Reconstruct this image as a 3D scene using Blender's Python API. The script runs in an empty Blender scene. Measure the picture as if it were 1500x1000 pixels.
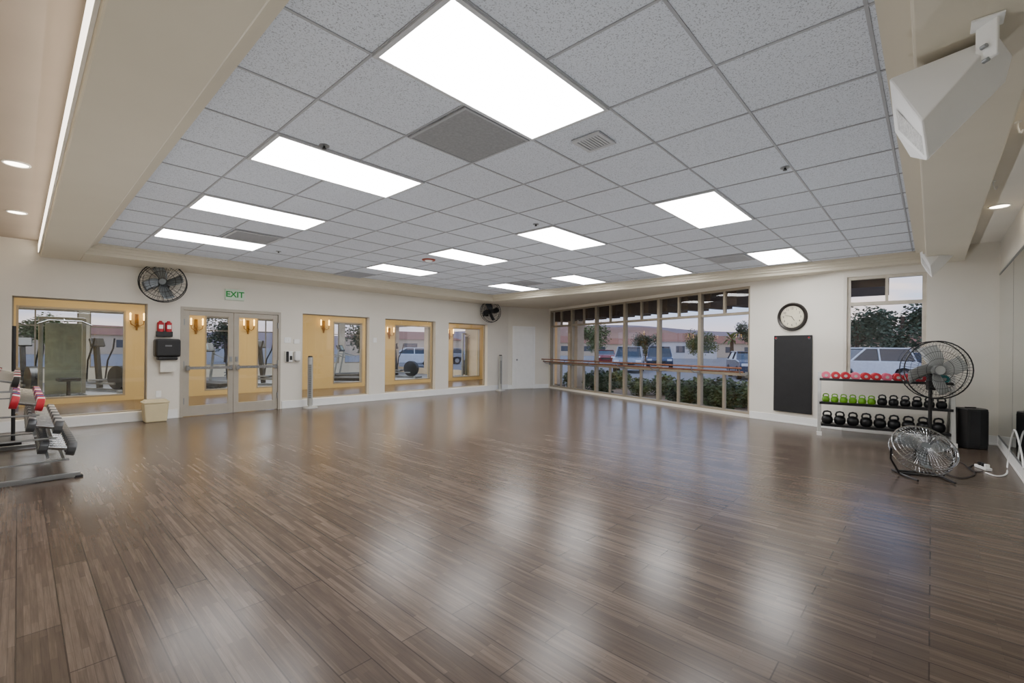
import bpy, bmesh, math, random
from mathutils import Vector, Matrix
random.seed(7)
C = bpy.context.scene.collection
PI = math.pi
# ---------------------------------------------------------------- camera
HC, F, AA, ROLL = 1.35, 667.0, math.radians(42.68), 0.0089
FWD = Vector((math.cos(AA), math.sin(AA), 0)); RGT = Vector((math.sin(AA), -math.cos(AA), 0)); UP = Vector((0, 0, 1))
O = Vector((0, 0, HC))
cam_d = bpy.data.cameras.new('camera'); cam = bpy.data.objects.new('camera', cam_d); C.objects.link(cam)
cam_d.sensor_width = 36; cam_d.lens = 36 * F / 1500; cam_d.shift_y = 10.5 / 1500
cam_d.clip_start = 0.05; cam_d.clip_end = 2000
cam.matrix_world = Matrix.Translation(O) @ Matrix.Rotation(AA - PI/2, 4, 'Z') @ Matrix.Rotation(PI/2, 4, 'X') @ Matrix.Rotation(ROLL, 4, 'Z')
bpy.context.scene.camera = cam
def ray(px, py):
    dx, dy = px - 750, py - 510.5
    c, s = math.cos(ROLL), math.sin(ROLL)
    return FWD + RGT * ((dx*c + dy*s) / F) - UP * ((-dx*s + dy*c) / F)
def onZ(px, py, z):
    r = ray(px, py); return O + r * ((z - HC) / r.z)
def at(px, py, d): return O + ray(px, py) * d

# ---------------------------------------------------------------- materials
MATS = {}
def srgb(c):
    return tuple((x/255/12.92 if x/255 <= .04045 else ((x/255+.055)/1.055)**2.4) for x in c)
def mat(name, col, rough=.5, metal=0, var=.08, scale=8, bump=0, emit=None, estr=0, spec=None, coat=0):
    if name in MATS: return MATS[name]
    m = bpy.data.materials.new(name); m.use_nodes = True
    nt = m.node_tree; b = nt.nodes['Principled BSDF']
    c = srgb(col)
    tc = nt.nodes.new('ShaderNodeTexCoord'); n = nt.nodes.new('ShaderNodeTexNoise')
    n.inputs['Scale'].default_value = scale; n.inputs['Detail'].default_value = 4
    nt.links.new(tc.outputs['Object'], n.inputs['Vector'])
    r = nt.nodes.new('ShaderNodeValToRGB')
    r.color_ramp.elements[0].position = .3; r.color_ramp.elements[1].position = .7
    r.color_ramp.elements[0].color = (*[max(0, x*(1-var)) for x in c], 1); r.color_ramp.elements[1].color = (*[min(1, x*(1+var)) for x in c], 1)
    nt.links.new(n.outputs['Fac'], r.inputs['Fac']); nt.links.new(r.outputs['Color'], b.inputs['Base Color'])
    b.inputs['Roughness'].default_value = rough; b.inputs['Metallic'].default_value = metal
    if spec is not None: b.inputs['Specular IOR Level'].default_value = spec
    if coat: b.inputs['Coat Weight'].default_value = coat
    if bump:
        bp = nt.nodes.new('ShaderNodeBump'); bp.inputs['Strength'].default_value = bump; bp.inputs['Distance'].default_value = .01
        n2 = nt.nodes.new('ShaderNodeTexNoise'); n2.inputs['Scale'].default_value = scale*12
        nt.links.new(tc.outputs['Object'], n2.inputs['Vector']); nt.links.new(n2.outputs['Fac'], bp.inputs['Height']); nt.links.new(bp.outputs['Normal'], b.inputs['Normal'])
    if emit:
        b.inputs['Emission Color'].default_value = (*srgb(emit), 1); b.inputs['Emission Strength'].default_value = estr
    MATS[name] = m; return m
def glass_mat(name, tint=(240,244,244)):
    m = bpy.data.materials.new(name); m.use_nodes = True; nt = m.node_tree; nt.nodes.clear(); L = nt.links.new
    o = nt.nodes.new('ShaderNodeOutputMaterial'); mx = nt.nodes.new('ShaderNodeMixShader')
    t = nt.nodes.new('ShaderNodeBsdfTransparent'); g = nt.nodes.new('ShaderNodeBsdfGlossy'); lw = nt.nodes.new('ShaderNodeLayerWeight')
    lw.inputs['Blend'].default_value = .5
    p = nt.nodes.new('ShaderNodeMath'); p.operation = 'POWER'; p.inputs[1].default_value = 4
    q = nt.nodes.new('ShaderNodeMath'); q.operation = 'MULTIPLY_ADD'; q.inputs[1].default_value = .7; q.inputs[2].default_value = .06
    L(lw.outputs['Facing'], p.inputs[0]); L(p.outputs[0], q.inputs[0])
    t.inputs['Color'].default_value = (*srgb(tint), 1)
    g.inputs['Roughness'].default_value = .01
    L(q.outputs[0], mx.inputs[0]); L(t.outputs[0], mx.inputs[1]); L(g.outputs[0], mx.inputs[2]); L(mx.outputs[0], o.inputs[0])
    return m
def mirror_mat():
    m = bpy.data.materials.new('mirror'); m.use_nodes = True; b = m.node_tree.nodes['Principled BSDF']
    b.inputs['Base Color'].default_value = (.70, .73, .72, 1); b.inputs['Metallic'].default_value = 1; b.inputs['Roughness'].default_value = .01
    return m
def floor_mat(name, c1, c2, c3, rough=.3):
    m = bpy.data.materials.new(name); m.use_nodes = True; nt = m.node_tree; b = nt.nodes['Principled BSDF']; L = nt.links.new
    tc = nt.nodes.new('ShaderNodeTexCoord')
    mp = nt.nodes.new('ShaderNodeMapping'); mp.inputs['Rotation'].default_value = (0, 0, PI/2); L(tc.outputs['Object'], mp.inputs['Vector'])
    br = nt.nodes.new('ShaderNodeTexBrick'); br.inputs['Scale'].default_value = 1; br.inputs['Brick Width'].default_value = 1.3; br.inputs['Row Height'].default_value = .15
    br.inputs['Mortar Size'].default_value = .0030; br.inputs['Bias'].default_value = 0; br.offset = .37
    br.inputs['Color1'].default_value = (.40, .40, .40, 1); br.inputs['Color2'].default_value = (.60, .60, .60, 1); br.inputs['Mortar'].default_value = (0, 0, 0, 1)
    L(mp.outputs[0], br.inputs['Vector'])
    b2 = nt.nodes.new('ShaderNodeTexBrick'); b2.inputs['Scale'].default_value = 1; b2.inputs['Brick Width'].default_value = .43; b2.inputs['Row Height'].default_value = .025
    b2.inputs['Mortar Size'].default_value = .0008; b2.offset = .43
    b2.inputs['Color1'].default_value = (.30, .30, .30, 1); b2.inputs['Color2'].default_value = (.70, .70, .70, 1); b2.inputs['Mortar'].default_value = (.2, .2, .2, 1)
    L(mp.outputs[0], b2.inputs['Vector'])
    mp2 = nt.nodes.new('ShaderNodeMapping'); mp2.inputs['Scale'].default_value = (90, 4, 1); L(tc.outputs['Object'], mp2.inputs['Vector'])
    n = nt.nodes.new('ShaderNodeTexNoise'); n.inputs['Scale'].default_value = 1; n.inputs['Detail'].default_value = 5; n.inputs['Roughness'].default_value = .6; L(mp2.outputs[0], n.inputs['Vector'])
    def mixc(a, bb, f):
        x = nt.nodes.new('ShaderNodeMix'); x.data_type = 'RGBA'; x.inputs[0].default_value = f; L(a, x.inputs[6]); L(bb, x.inputs[7]); return x.outputs[2]
    v = mixc(mixc(br.outputs['Color'], b2.outputs['Color'], .42), n.outputs['Color'], .36)
    bw = nt.nodes.new('ShaderNodeRGBToBW'); L(v, bw.inputs[0])
    r = nt.nodes.new('ShaderNodeValToRGB'); e = r.color_ramp.elements
    e[0].position = .30; e[0].color = (*srgb(c1), 1); e[1].position = .67; e[1].color = (*srgb(c3), 1)
    k = e.new(.5); k.color = (*srgb(c2), 1)
    L(bw.outputs[0], r.inputs[0]); L(r.outputs[0], b.inputs['Base Color'])
    rr = nt.nodes.new('ShaderNodeMapRange'); rr.inputs['To Min'].default_value = rough-.03; rr.inputs['To Max'].default_value = rough+.05
    L(n.outputs['Fac'], rr.inputs['Value']); L(rr.outputs[0], b.inputs['Roughness'])
    bp = nt.nodes.new('ShaderNodeBump'); bp.inputs['Strength'].default_value = .05; bp.inputs['Distance'].default_value = .004
    L(bw.outputs[0], bp.inputs['Height']); L(bp.outputs[0], b.inputs['Normal'])
    b.inputs['Specular IOR Level'].default_value = .24
    return m
def tile_mat():
    m = bpy.data.materials.new('acoustic_tile'); m.use_nodes = True; nt = m.node_tree; b = nt.nodes['Principled BSDF']; L = nt.links.new
    tc = nt.nodes.new('ShaderNodeTexCoord')
    n = nt.nodes.new('ShaderNodeTexNoise'); n.inputs['Scale'].default_value = 130; n.inputs['Detail'].default_value = 3; L(tc.outputs['Object'], n.inputs['Vector'])
    r = nt.nodes.new('ShaderNodeValToRGB'); e = r.color_ramp.elements
    e[0].position = .34; e[0].color = (*srgb((156,161,168)), 1); e[1].position = .46; e[1].color = (*srgb((212,217,225)), 1)
    L(n.outputs['Fac'], r.inputs[0]); L(r.outputs[0], b.inputs['Base Color']); b.inputs['Roughness'].default_value = .9
    return m
M_WALL = mat('cream_paint', (226,221,210), .7, var=.02, scale=2, bump=.05)
M_SOFF = mat('taupe_paint', (207,199,180), .65, var=.02, scale=2, bump=.04)
M_BAY = mat('shaded_bay_paint', (178,165,150), .6, var=.04, scale=2)  # wall paint with the left bay's dimmer light mixed into the colour
M_WHITE = mat('white_trim', (240,240,238), .4, var=.02)
M_FLOOR = floor_mat('wood_plank', (56,47,40), (88,75,65), (124,109,97), .23)
M_TILE = tile_mat()
M_TBAR = mat('ceiling_grid', (162,163,167), .5, var=.03)
M_MULL = mat('taupe_metal', (152,142,124), .45, .1, var=.05)
M_DOORM = mat('door_metal', (172,165,152), .4, .1, var=.04)
M_GLASS = glass_mat('clear_glass')
M_YEL = mat('yellow_paint', (206,182,128), .6, var=.03, scale=2)
M_BLACK = mat('black_plastic', (22,22,24), .4, var=.15)
M_RUB = mat('black_rubber', (28,28,30), .7, var=.15, bump=.1)
M_CHROME = mat('chrome', (180,182,185), .2, 1, var=.05)
M_STEEL = mat('grey_steel', (150,153,155), .38, .8, var=.06)
M_SILV = mat('silver_plastic', (176,176,172), .35, .3, var=.04)
M_WOOD = mat('barre_wood', (132,84,58), .45, var=.2, scale=20)
M_BROWN = mat('dark_timber', (84,64,50), .7, var=.2, scale=6)
M_STUC = mat('tan_stucco', (206,186,160), .9, var=.06, scale=5, bump=.2)
M_RED = mat('red_vinyl', (180,30,46), .4, var=.08)
M_GREEN = mat('lime_vinyl', (120,180,40), .4, var=.08)
M_TEAL = mat('teal_vinyl', (30,130,130), .4, var=.08)
M_LEAF = mat('dark_leaf', (66,88,50), .8, var=.5, scale=3)
M_LEAF2 = mat('light_leaf', (106,120,70), .8, var=.45, scale=3)
M_BARK = mat('bark', (84,66,52), .9, var=.3)
M_BRASS = mat('brass', (150,110,50), .35, .8, var=.1)

# ---------------------------------------------------------------- mesh builder
class MB:
    def __init__(s): s.bm = bmesh.new(); s.k = 0
    def box(s, c, sz, R=None):
        s.k += 1; d = .0005*(s.k % 6)
        sz = [v-d if v > .012 else v for v in sz]      # tiny size differences so no two faces coincide
        Mx = Matrix.Translation(Vector(c)) @ (R.to_4x4() if R else Matrix.Identity(4)) @ Matrix.Diagonal((*sz, 1))
        bmesh.ops.create_cube(s.bm, size=1, matrix=Mx); return s
    def mm(s, a, b):
        return s.box([(a[i]+b[i])/2 for i in range(3)], [abs(b[i]-a[i]) for i in range(3)])
    def bar(s, p, q, w, h, up=(0,0,1)):
        p, q = Vector(p), Vector(q); x = (q-p); L = x.length; x.normalize(); u = Vector(up)
        if abs(x.dot(u)) > .99: u = Vector((0,1,0))
        y = u.cross(x).normalized(); z = x.cross(y)
        R = Matrix((x, y, z)).transposed()
        return s.box((p+q)/2, (L, w, h), R)
    def cyl(s, p, q, r, r2=None, n=16):
        p, q = Vector(p), Vector(q); d = q-p
        R = d.to_track_quat('Z', 'Y').to_matrix().to_4x4()
        bmesh.ops.create_cone(s.bm, cap_ends=True, segments=n, radius1=r, radius2=r if r2 is None else r2, depth=d.length, matrix=Matrix.Translation((p+q)/2) @ R); return s
    def ball(s, c, r, n=14):
        r = (r, r, r) if not hasattr(r, '__len__') else r
        bmesh.ops.create_uvsphere(s.bm, u_segments=n, v_segments=max(6, n*2//3), radius=1, matrix=Matrix.Translation(Vector(c)) @ Matrix.Diagonal((*r, 1))); return s
    def tube(s, pts, r, n=8, closed=False):
        pts = [Vector(p) for p in pts]; N = len(pts); rings = []; pu = None
        for i, p in enumerate(pts):
            if closed: t = pts[(i+1) % N] - pts[i-1]
            else: t = pts[min(i+1, N-1)] - pts[max(i-1, 0)]
            t.normalize()
            if pu is None:
                pu = Vector((0,0,1)) if abs(t.z) < .9 else Vector((1,0,0))
            u = (pu - t*pu.dot(t)).normalized(); pu = u; w = t.cross(u)
            rings.append([s.bm.verts.new(p + u*(r*math.cos(2*PI*k/n)) + w*(r*math.sin(2*PI*k/n))) for k in range(n)])
        for i in range(N if closed else N-1):
            a, b = rings[i], rings[(i+1) % N]
            for k in range(n):
                s.bm.faces.new((a[k], a[(k+1) % n], b[(k+1) % n], b[k]))
        if not closed:
            s.bm.faces.new(rings[0][::-1]); s.bm.faces.new(rings[-1])
        return s
    def ring(s, c, R, r, axis='Y', n=32, m=6):
        pts = []
        for k in range(n):
            a = 2*PI*k/n; x, z = R*math.cos(a), R*math.sin(a)
            pts.append(Vector(c) + (Vector((x, 0, z)) if axis == 'Y' else Vector((x, z, 0)) if axis == 'Z' else Vector((0, x, z))))
        return s.tube(pts, r, m, True)
    def prism(s, poly, z0, z1, Mx=None):
        Mx = Mx or Matrix.Identity(4)
        a = [s.bm.verts.new(Mx @ Vector((x, y, z0))) for x, y in poly]; b = [s.bm.verts.new(Mx @ Vector((x, y, z1))) for x, y in poly]; n = len(poly)
        s.bm.faces.new(a[::-1]); s.bm.faces.new(b)
        for i in range(n): s.bm.faces.new((a[i], a[(i+1) % n], b[(i+1) % n], b[i]))
        return s
    def lathe(s, prof, n=20, Mx=None):
        Mx = Mx or Matrix.Identity(4); rings = []
        for r, z in prof: rings.append([s.bm.verts.new(Mx @ Vector((r*math.cos(2*PI*k/n), r*math.sin(2*PI*k/n), z))) for k in range(n)])
        for a, b in zip(rings, rings[1:]):
            for k in range(n): s.bm.faces.new((a[k], a[(k+1) % n], b[(k+1) % n], b[k]))
        s.bm.faces.new(rings[0][::-1]); s.bm.faces.new(rings[-1]); return s
    def hull(s, pts):
        vs = [s.bm.verts.new(p) for p in pts]
        r = bmesh.ops.convex_hull(s.bm, input=vs)
        bmesh.ops.delete(s.bm, geom=[g for g in r['geom_interior'] if isinstance(g, bmesh.types.BMVert)], context='VERTS'); return s
    def quad(s, pts): s.bm.faces.new([s.bm.verts.new(p) for p in pts]); return s
    def build(s, name, m, parent=None, smooth=False, bevel=0, Mx=None):
        bmesh.ops.recalc_face_normals(s.bm, faces=s.bm.faces)
        me = bpy.data.meshes.new(name); s.bm.to_mesh(me); s.bm.free()
        o = bpy.data.objects.new(name, me); C.objects.link(o); me.materials.append(m)
        if Mx is not None: me.transform(Mx)
        if smooth:
            me.shade_smooth(); me.set_sharp_from_angle(angle=math.radians(42))
        if bevel:
            b = o.modifiers.new('bevel', 'BEVEL'); b.width = bevel; b.segments = 2; b.limit_method = 'ANGLE'
        if parent: o.parent = parent
        return o
def tag(o, label, cat, group=None, kind=None):
    o['label'] = label; o['category'] = cat
    if group: o['group'] = group
    if kind: o['kind'] = kind
    return o
def thing(name, label, cat, loc=(0,0,0), rz=0, group=None):
    o = bpy.data.objects.new(name, None); C.objects.link(o); o.location = loc; o.rotation_euler = (0, 0, rz); o.empty_display_size = .1
    return tag(o, label, cat, group)
def struct(o, label=None, cat='structure'):
    o['kind'] = 'structure'; o['label'] = label or o.name.replace('_', ' '); o['category'] = cat; return o
def dup(o, loc=None, rz=None, label=None, group=None, parent=None):
    c = o.copy(); C.objects.link(c)
    if parent: c.parent = parent
    if loc is not None: c.location = loc
    if rz is not None: c.rotation_euler = (c.rotation_euler[0], c.rotation_euler[1], rz)
    if label: c['label'] = label
    if group: c['group'] = group
    for ch in list(o.children): dup(ch, parent=c)
    return c
def text(s, size, m, name, parent, Mx, ext=.001):
    cu = bpy.data.curves.new('t', 'FONT'); cu.body = s; cu.size = size; cu.align_x = 'CENTER'; cu.align_y = 'CENTER'; cu.extrude = ext
    if s == 'EXIT': cu.offset = .004
    o = bpy.data.objects.new('t', cu); C.objects.link(o); bpy.context.view_layer.update()
    me = bpy.data.meshes.new_from_object(o.evaluated_get(bpy.context.evaluated_depsgraph_get())); bpy.data.objects.remove(o)
    me.transform(Mx); me.materials.clear(); me.materials.append(m)
    r = bpy.data.objects.new(name, me); C.objects.link(r); r.parent = parent; return r
ORD = ['first','second','third','fourth','fifth','sixth','seventh','eighth','ninth','tenth','eleventh','twelfth','thirteenth','fourteenth']

# ---------------------------------------------------------------- room layout
GW = 7.69*HC                       # gym wall
XW, YS = -.30, -.73
ZT, ZS, ZB, ZTOP = 2.9025, 2.735, 2.98, 3.2
U0, U1, V0, V1 = .80, 9.30, .194, 9.35
pG, pA, pB, pC, pD = (11.07, GW), (12.47, 9.77), (10.0, 2.685), (9.6, 1.12), (9.70, YS)
class Seg:
    def __init__(s, p, q):
        s.p = Vector((*p, 0)); s.q = Vector((*q, 0)); s.t = (s.q-s.p).normalized(); s.n = Vector((-s.t.y, s.t.x, 0)); s.L = (s.q-s.p).length
    def hit(s, px, py, off=0):
        r = ray(px, py); k = (s.p + s.n*off - O).dot(s.n) / r.dot(s.n); return O + r*k
    def s(s_, px, py=510): return (s_.hit(px, py)-s_.p).dot(s_.t)
    def z(s_, px, py): return s_.hit(px, py).z
    def mx(s_, s=0, off=0, z=0):
        R = Matrix((s_.t, s_.n, UP)).transposed().to_4x4()
        return Matrix.Translation(s_.p + s_.t*s + s_.n*off + UP*z) @ R
    @property
    def rz(s_): return math.atan2(s_.t.y, s_.t.x)
    def pt(s_, s, off, z): return s_.p + s_.t*s + s_.n*off + UP*z
def wall(name, seg, ops=(), m=M_WALL, z0=0, z1=ZTOP, th=.2, e0=0, e1=0):
    xs = sorted({-e0, seg.L+e1} | {v for o_ in ops for v in o_[:2]}); zs = sorted({z0, z1} | {v for o_ in ops for v in o_[2:]})
    bm = bmesh.new(); V = {}
    def v(x, y, z):
        k = (x, y, z)
        if k not in V: V[k] = bm.verts.new(k)
        return V[k]
    def solid(i, j):
        if i < 0 or j < 0 or i >= len(xs)-1 or j >= len(zs)-1: return False
        cx, cz = (xs[i]+xs[i+1])/2, (zs[j]+zs[j+1])/2
        return not any(a < cx < c and za < cz < zb for a, c, za, zb in ops)
    for i in range(len(xs)-1):
        for j in range(len(zs)-1):
            if not solid(i, j): continue
            xa, xb, za, zb = xs[i], xs[i+1], zs[j], zs[j+1]
            bm.faces.new((v(xa,0,za), v(xb,0,za), v(xb,0,zb), v(xa,0,zb))); bm.faces.new((v(xa,th,za), v(xa,th,zb), v(xb,th,zb), v(xb,th,za)))
            if not solid(i-1, j): bm.faces.new((v(xa,0,za), v(xa,0,zb), v(xa,th,zb), v(xa,th,za)))
            if not solid(i+1, j): bm.faces.new((v(xb,0,za), v(xb,th,za), v(xb,th,zb), v(xb,0,zb)))
            if not solid(i, j-1): bm.faces.new((v(xa,0,za), v(xa,th,za), v(xb,th,za), v(xb,0,za)))
            if not solid(i, j+1): bm.faces.new((v(xa,0,zb), v(xb,0,zb), v(xb,th,zb), v(xa,th,zb)))
    b = MB(); b.bm.free(); b.bm = bm
    return struct(b.build(name, m, Mx=seg.mx()), cat='wall')
N = Seg((XW, GW), pG); DW = Seg(pG, pA); WW = Seg(pA, pB); CW = Seg(pB, pC); RW = Seg(pC, pD); SW = Seg(pD, (XW, YS)); LW = Seg((XW, YS), (XW, GW))
room = [(XW, YS), pD, pC, pB, pA, pG, (XW, GW)]
struct(MB().prism(room, -.1, 0).build('floor', M_FLOOR), cat='floor')
struct(MB().prism([(-.6,-1),(10.2,-1),(9.9,1.1),(10.3,2.6),(12.9,9.7),(13,GW+.2),(-.6,GW+.2)], ZTOP, ZTOP+.1).build('ceiling_roof_slab', M_STUC), cat='ceiling')
struct(MB().mm((U0, V0, ZT), (U1, V1, ZT+.05)).build('ceiling', M_TILE), cat='ceiling')
P = .6536; G0, H0 = 1.2606, 1.5339
b = MB()
for k in range(-2, 20):
    x = G0 + k*P
    if U0 < x < U1: b.mm((x-.008, V0, ZT-.006), (x+.008, V1, ZT+.001))
    y = H0 + k*P
    if V0 < y < V1: b.mm((U0, y-.008, ZT-.0055), (U1, y+.008, ZT+.0015))
struct(b.build('trim_1', M_TBAR), 'grey ceiling grid bars', 'ceiling grid')
def rect_ring(b, x0, x1, y0, y1, w, z0, z1):
    b.mm((x0-w, y0-w, z0), (x0, y1+w, z1)); b.mm((x1, y0-w, z0), (x1+w, y1+w, z1)); b.mm((x0, y0-w, z0), (x1, y0, z1)); b.mm((x0, y1, z0), (x1, y1+w, z1))
b = MB(); rect_ring(b, U0, U1, V0, V1, .05, ZT-.03, ZT+.05); rect_ring(b, U0-.05, U1+.05, V0-.05, V1+.05, .035, ZT-.075, ZT+.05); rect_ring(b, U0-.085, U1+.085, V0-.085, V1+.085, .035, ZT-.115, ZT+.05)
struct(b.build('trim_2', M_SOFF), 'stepped crown around the tile ceiling', 'crown')
e = .12
struct(MB().mm((.225, YS, ZS), (U0-e, GW, ZTOP)).build('ceiling_beam_left', M_SOFF, bevel=.012), cat='beam')
struct(MB().mm((U0-e, -.354, ZS), (9.68, V0-e, ZTOP)).build('ceiling_beam_right', M_SOFF, bevel=.012), cat='beam')
struct(MB().mm((U0-e, V1+e, ZS), (U1+e, GW, ZTOP)).build('ceiling_soffit_north', M_SOFF), cat='soffit')
struct(MB().prism([(U1+e, -.354), (9.68, -.354), pC, pB, pA, pG, (U1+e, GW)], ZS, ZTOP).build('ceiling_soffit_east', M_SOFF), cat='soffit')
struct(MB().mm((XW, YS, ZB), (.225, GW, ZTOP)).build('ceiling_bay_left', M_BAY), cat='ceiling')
struct(MB().mm((.225, YS, ZB), (9.7, -.354, ZTOP)).build('ceiling_bay_right', M_WALL), cat='ceiling')

wz0, wz1 = .17, 2.10
ops = []
wpx = [(17, 216), (443, 541), (564, 638), (657, 714)]
for a, c in wpx: ops.append((N.s(a), N.s(c), wz0, wz1))
ds0, ds1 = N.s(264), N.s(411)
wall('wall_north', N, ops + [(ds0, ds1, 0, 2.09)], e0=.2)
wall('wall_west', LW, e0=.2); wall('wall_south', SW, e0=.2)
d2a, d2b = DW.s(753), DW.s(781)
wall('wall_northeast', DW)
WH = 2.66
wwa, wwb = .08, WW.L - .02
wall('wall_east', WW, [(wwa, wwb, .06, WH)])
wall('wall_clock', CW, e0=0)
r2a, r2b = RW.s(1240), RW.s(1357)
RZ0, RZ1 = .93, 2.62
wall('wall_east_small', RW, [(r2a, r2b, RZ0, RZ1)], e1=.2)
def baseboard(name, seg, ranges, h=.14):
    b = MB()
    for a, c in ranges: b.mm((a, -.016, 0), (c, .002, h)); b.mm((a, -.022, 0), (c, 0, .03))
    struct(b.build(name, M_WHITE, Mx=seg.mx(), bevel=.003), cat='baseboard')
baseboard('baseboard_north', N, [(0, ds0-.03), (ds1+.03, N.L)], .165)
baseboard('baseboard_northeast', DW, [(0, d2a-.06), (d2b+.06, DW.L)])
baseboard('baseboard_clock', CW, [(0, CW.L)]); baseboard('baseboard_east', RW, [(0, RW.L)]); baseboard('baseboard_south', SW, [(0, SW.L)]); baseboard('baseboard_west', LW, [(0, LW.L)])
def glass(x0, x1, y, z0, z1, parent, Mx):
    MB().quad([(x0, y, z0), (x1, y, z0), (x1, y, z1), (x0, y, z1)]).build('pane', M_GLASS, parent, Mx=Mx)
for i, (a, c, z0, z1) in enumerate(ops):
    b = MB(); w = .02
    b.mm((a, .12, z0), (a+w, .17, z1)); b.mm((c-w, .12, z0), (c, .17, z1)); b.mm((a+w, .12, z0), (c-w, .17, z0+w)); b.mm((a+w, .12, z1-w), (c-w, .17, z1))
    f = struct(b.build('window_%d' % (i+1), M_MULL, Mx=N.mx()), 'interior window onto the corridor', 'window')
    glass(a+.02, c-.02, .14, z0+.02, z1-.02, f, N.mx())
# double door
b = MB(); dw = ds1-ds0; DH = 2.09
for x0, x1 in ((ds0, ds0+.05), (ds1-.05, ds1)): b.mm((x0, -.01, 0), (x1, .19, DH))
b.mm((ds0+.05, -.01, DH-.06), (ds1-.05, .19, DH))
dfr = struct(b.build('door_1', M_DOORM, Mx=N.mx()), 'double glass door with grey metal frame', 'door')
mid = (ds0+ds1)/2
for a, c, sgn in ((ds0+.055, mid-.004, 1), (mid+.004, ds1-.055, -1)):
    b = MB(); z1 = DH-.065
    b.mm((a, .02, .01), (a+.09, .065, z1)); b.mm((c-.09, .02, .01), (c, .065, z1)); b.mm((a+.09, .02, .01), (c-.09, .065, .2)); b.mm((a+.09, .02, z1-.09), (c-.09, .065, z1))
    leaf = b.build('door_leaf', M_DOORM, dfr, Mx=N.mx())
    glass(a+.09, c-.09, .042, .2, z1-.09, leaf, N.mx())
    b = MB(); b.mm((a+.04, -.05, .90), (c-.04, -.02, .955)); b.mm((a+.03, -.05, .88), (a+.09, .02, .975)); b.mm((c-.09, -.05, .88), (c-.03, .02, .975))
    b.build('push_bar', M_CHROME, leaf, Mx=N.mx())
    b = MB(); xx = c-.05 if sgn > 0 else a+.05; b.mm((xx-.02, -.005, 1.04), (xx+.02, .02, 1.14)); b.build('lock_plate', M_STEEL, leaf, Mx=N.mx())
    for zz in (.3, 1.0, 1.8):
        xh = a if sgn > 0 else c; MB().cyl((xh, .005, zz-.06), (xh, .005, zz+.06), .014).build('hinge', M_STEEL, leaf, Mx=N.mx())
# small white door
b = MB(); H2 = 2.05
b.mm((d2a-.06, -.03, 0), (d2a, .0, H2)); b.mm((d2b, -.03, 0), (d2b+.06, .0, H2)); b.mm((d2a-.06, -.03, H2), (d2b+.06, .0, H2+.06))
d2 = struct(b.build('door_2', M_WHITE, Mx=DW.mx()), 'white panel door in the far corner', 'door')
b = MB(); b.mm((d2a, -.018, .01), (d2b, -.002, H2))
w2 = d2b-d2a
for z0, z1 in ((.15, .95), (1.05, 1.9)): b.mm((d2a+w2*.18, -.026, z0), (d2b-w2*.18, -.016, z1))
lf = b.build('door_leaf', M_WHITE, d2, Mx=DW.mx(), bevel=.006)
MB().cyl((d2a+.08, -.05, .98), (d2a+.08, -.02, .98), .012).ball((d2a+.08, -.07, .98), .03).build('door_knob', M_STEEL, lf, Mx=DW.mx(), smooth=True)

# big window wall
nb = 6; bw = (wwb-wwa)/nb; ZTR, ZLO = 2.12, .86
b = MB(); Z0 = .06
b.mm((wwa, .02, Z0), (wwb, .10, Z0+.05)); b.mm((wwa, .02, WH-.05), (wwb, .10, WH)); b.mm((wwa, .02, ZTR-.03), (wwb, .10, ZTR+.03)); b.mm((wwa, .02, ZLO-.03), (wwb, .10, ZLO+.03))
for i in range(nb+1):
    x = wwa + i*bw; b.mm((x-.042, .01, Z0), (x+.042, .11, WH))
for i in range(nb):
    x = wwa + (i+.5)*bw; b.mm((x-.028, .03, Z0), (x+.028, .09, ZLO)); b.mm((x-.028, .03, ZTR), (x+.028, .09, WH))
wf = struct(b.build('window_5', M_MULL, Mx=WW.mx()), 'large gridded window wall onto the parking lot', 'window')
for i in range(nb):
    x = wwa+i*bw
    glass(x+.03, x+bw-.03, .065, ZLO, ZTR, wf, WW.mx())
    for j in (0, 1):
        glass(x+.02+j*bw/2, x+bw/2-.02+j*bw/2, .065, ZTR, WH-.03, wf, WW.mx())
        glass(x+.02+j*bw/2, x+bw/2-.02+j*bw/2, .065, Z0+.03, ZLO, wf, WW.mx())
# small window
b = MB(); a, c = r2a, r2b; zt = 2.16; xm = (a+c)/2+.02
for q in ((a, a+.05, RZ0, RZ1), (c-.05, c, RZ0, RZ1), (a, c, RZ0, RZ0+.05), (a, c, RZ1-.05, RZ1), (a, c, zt-.03, zt+.03), (xm-.02, xm+.02, zt, RZ1)): b.mm((q[0], .03, q[2]), (q[1], .13, q[3]))
w6 = struct(b.build('window_6', mat('cream_metal', (206,198,182), .5), Mx=RW.mx()), 'window behind the weight rack', 'window')
glass(a+.03, c-.03, .08, RZ0+.03, RZ1-.03, w6, RW.mx())
MB().mm((a-.03, -.04, RZ0-.04), (c+.03, .05, RZ0)).build('sill', M_WHITE, w6, Mx=RW.mx())

# mirror on south wall
mm_ = mirror_mat(); nm = 6; zt0, zt1 = .16, 2.48
root = thing('wall_mirror', 'tall frameless mirror panels covering the right wall', 'mirror', (0, YS, 0))
for i in range(nm):
    x1 = 9.66 - i*1.55; x0 = x1-1.53
    MB().mm((x0, .002, zt0), (x1, .012, zt1)).build('mirror_panel', mm_, root)
MB().mm((.36, .0, zt0-.02), (9.66, .018, zt0)).build('bottom_channel', M_STEEL, root); MB().mm((.36, .0, zt1), (9.66, .018, zt1+.025)).build('top_channel', M_STEEL, root)

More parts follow.
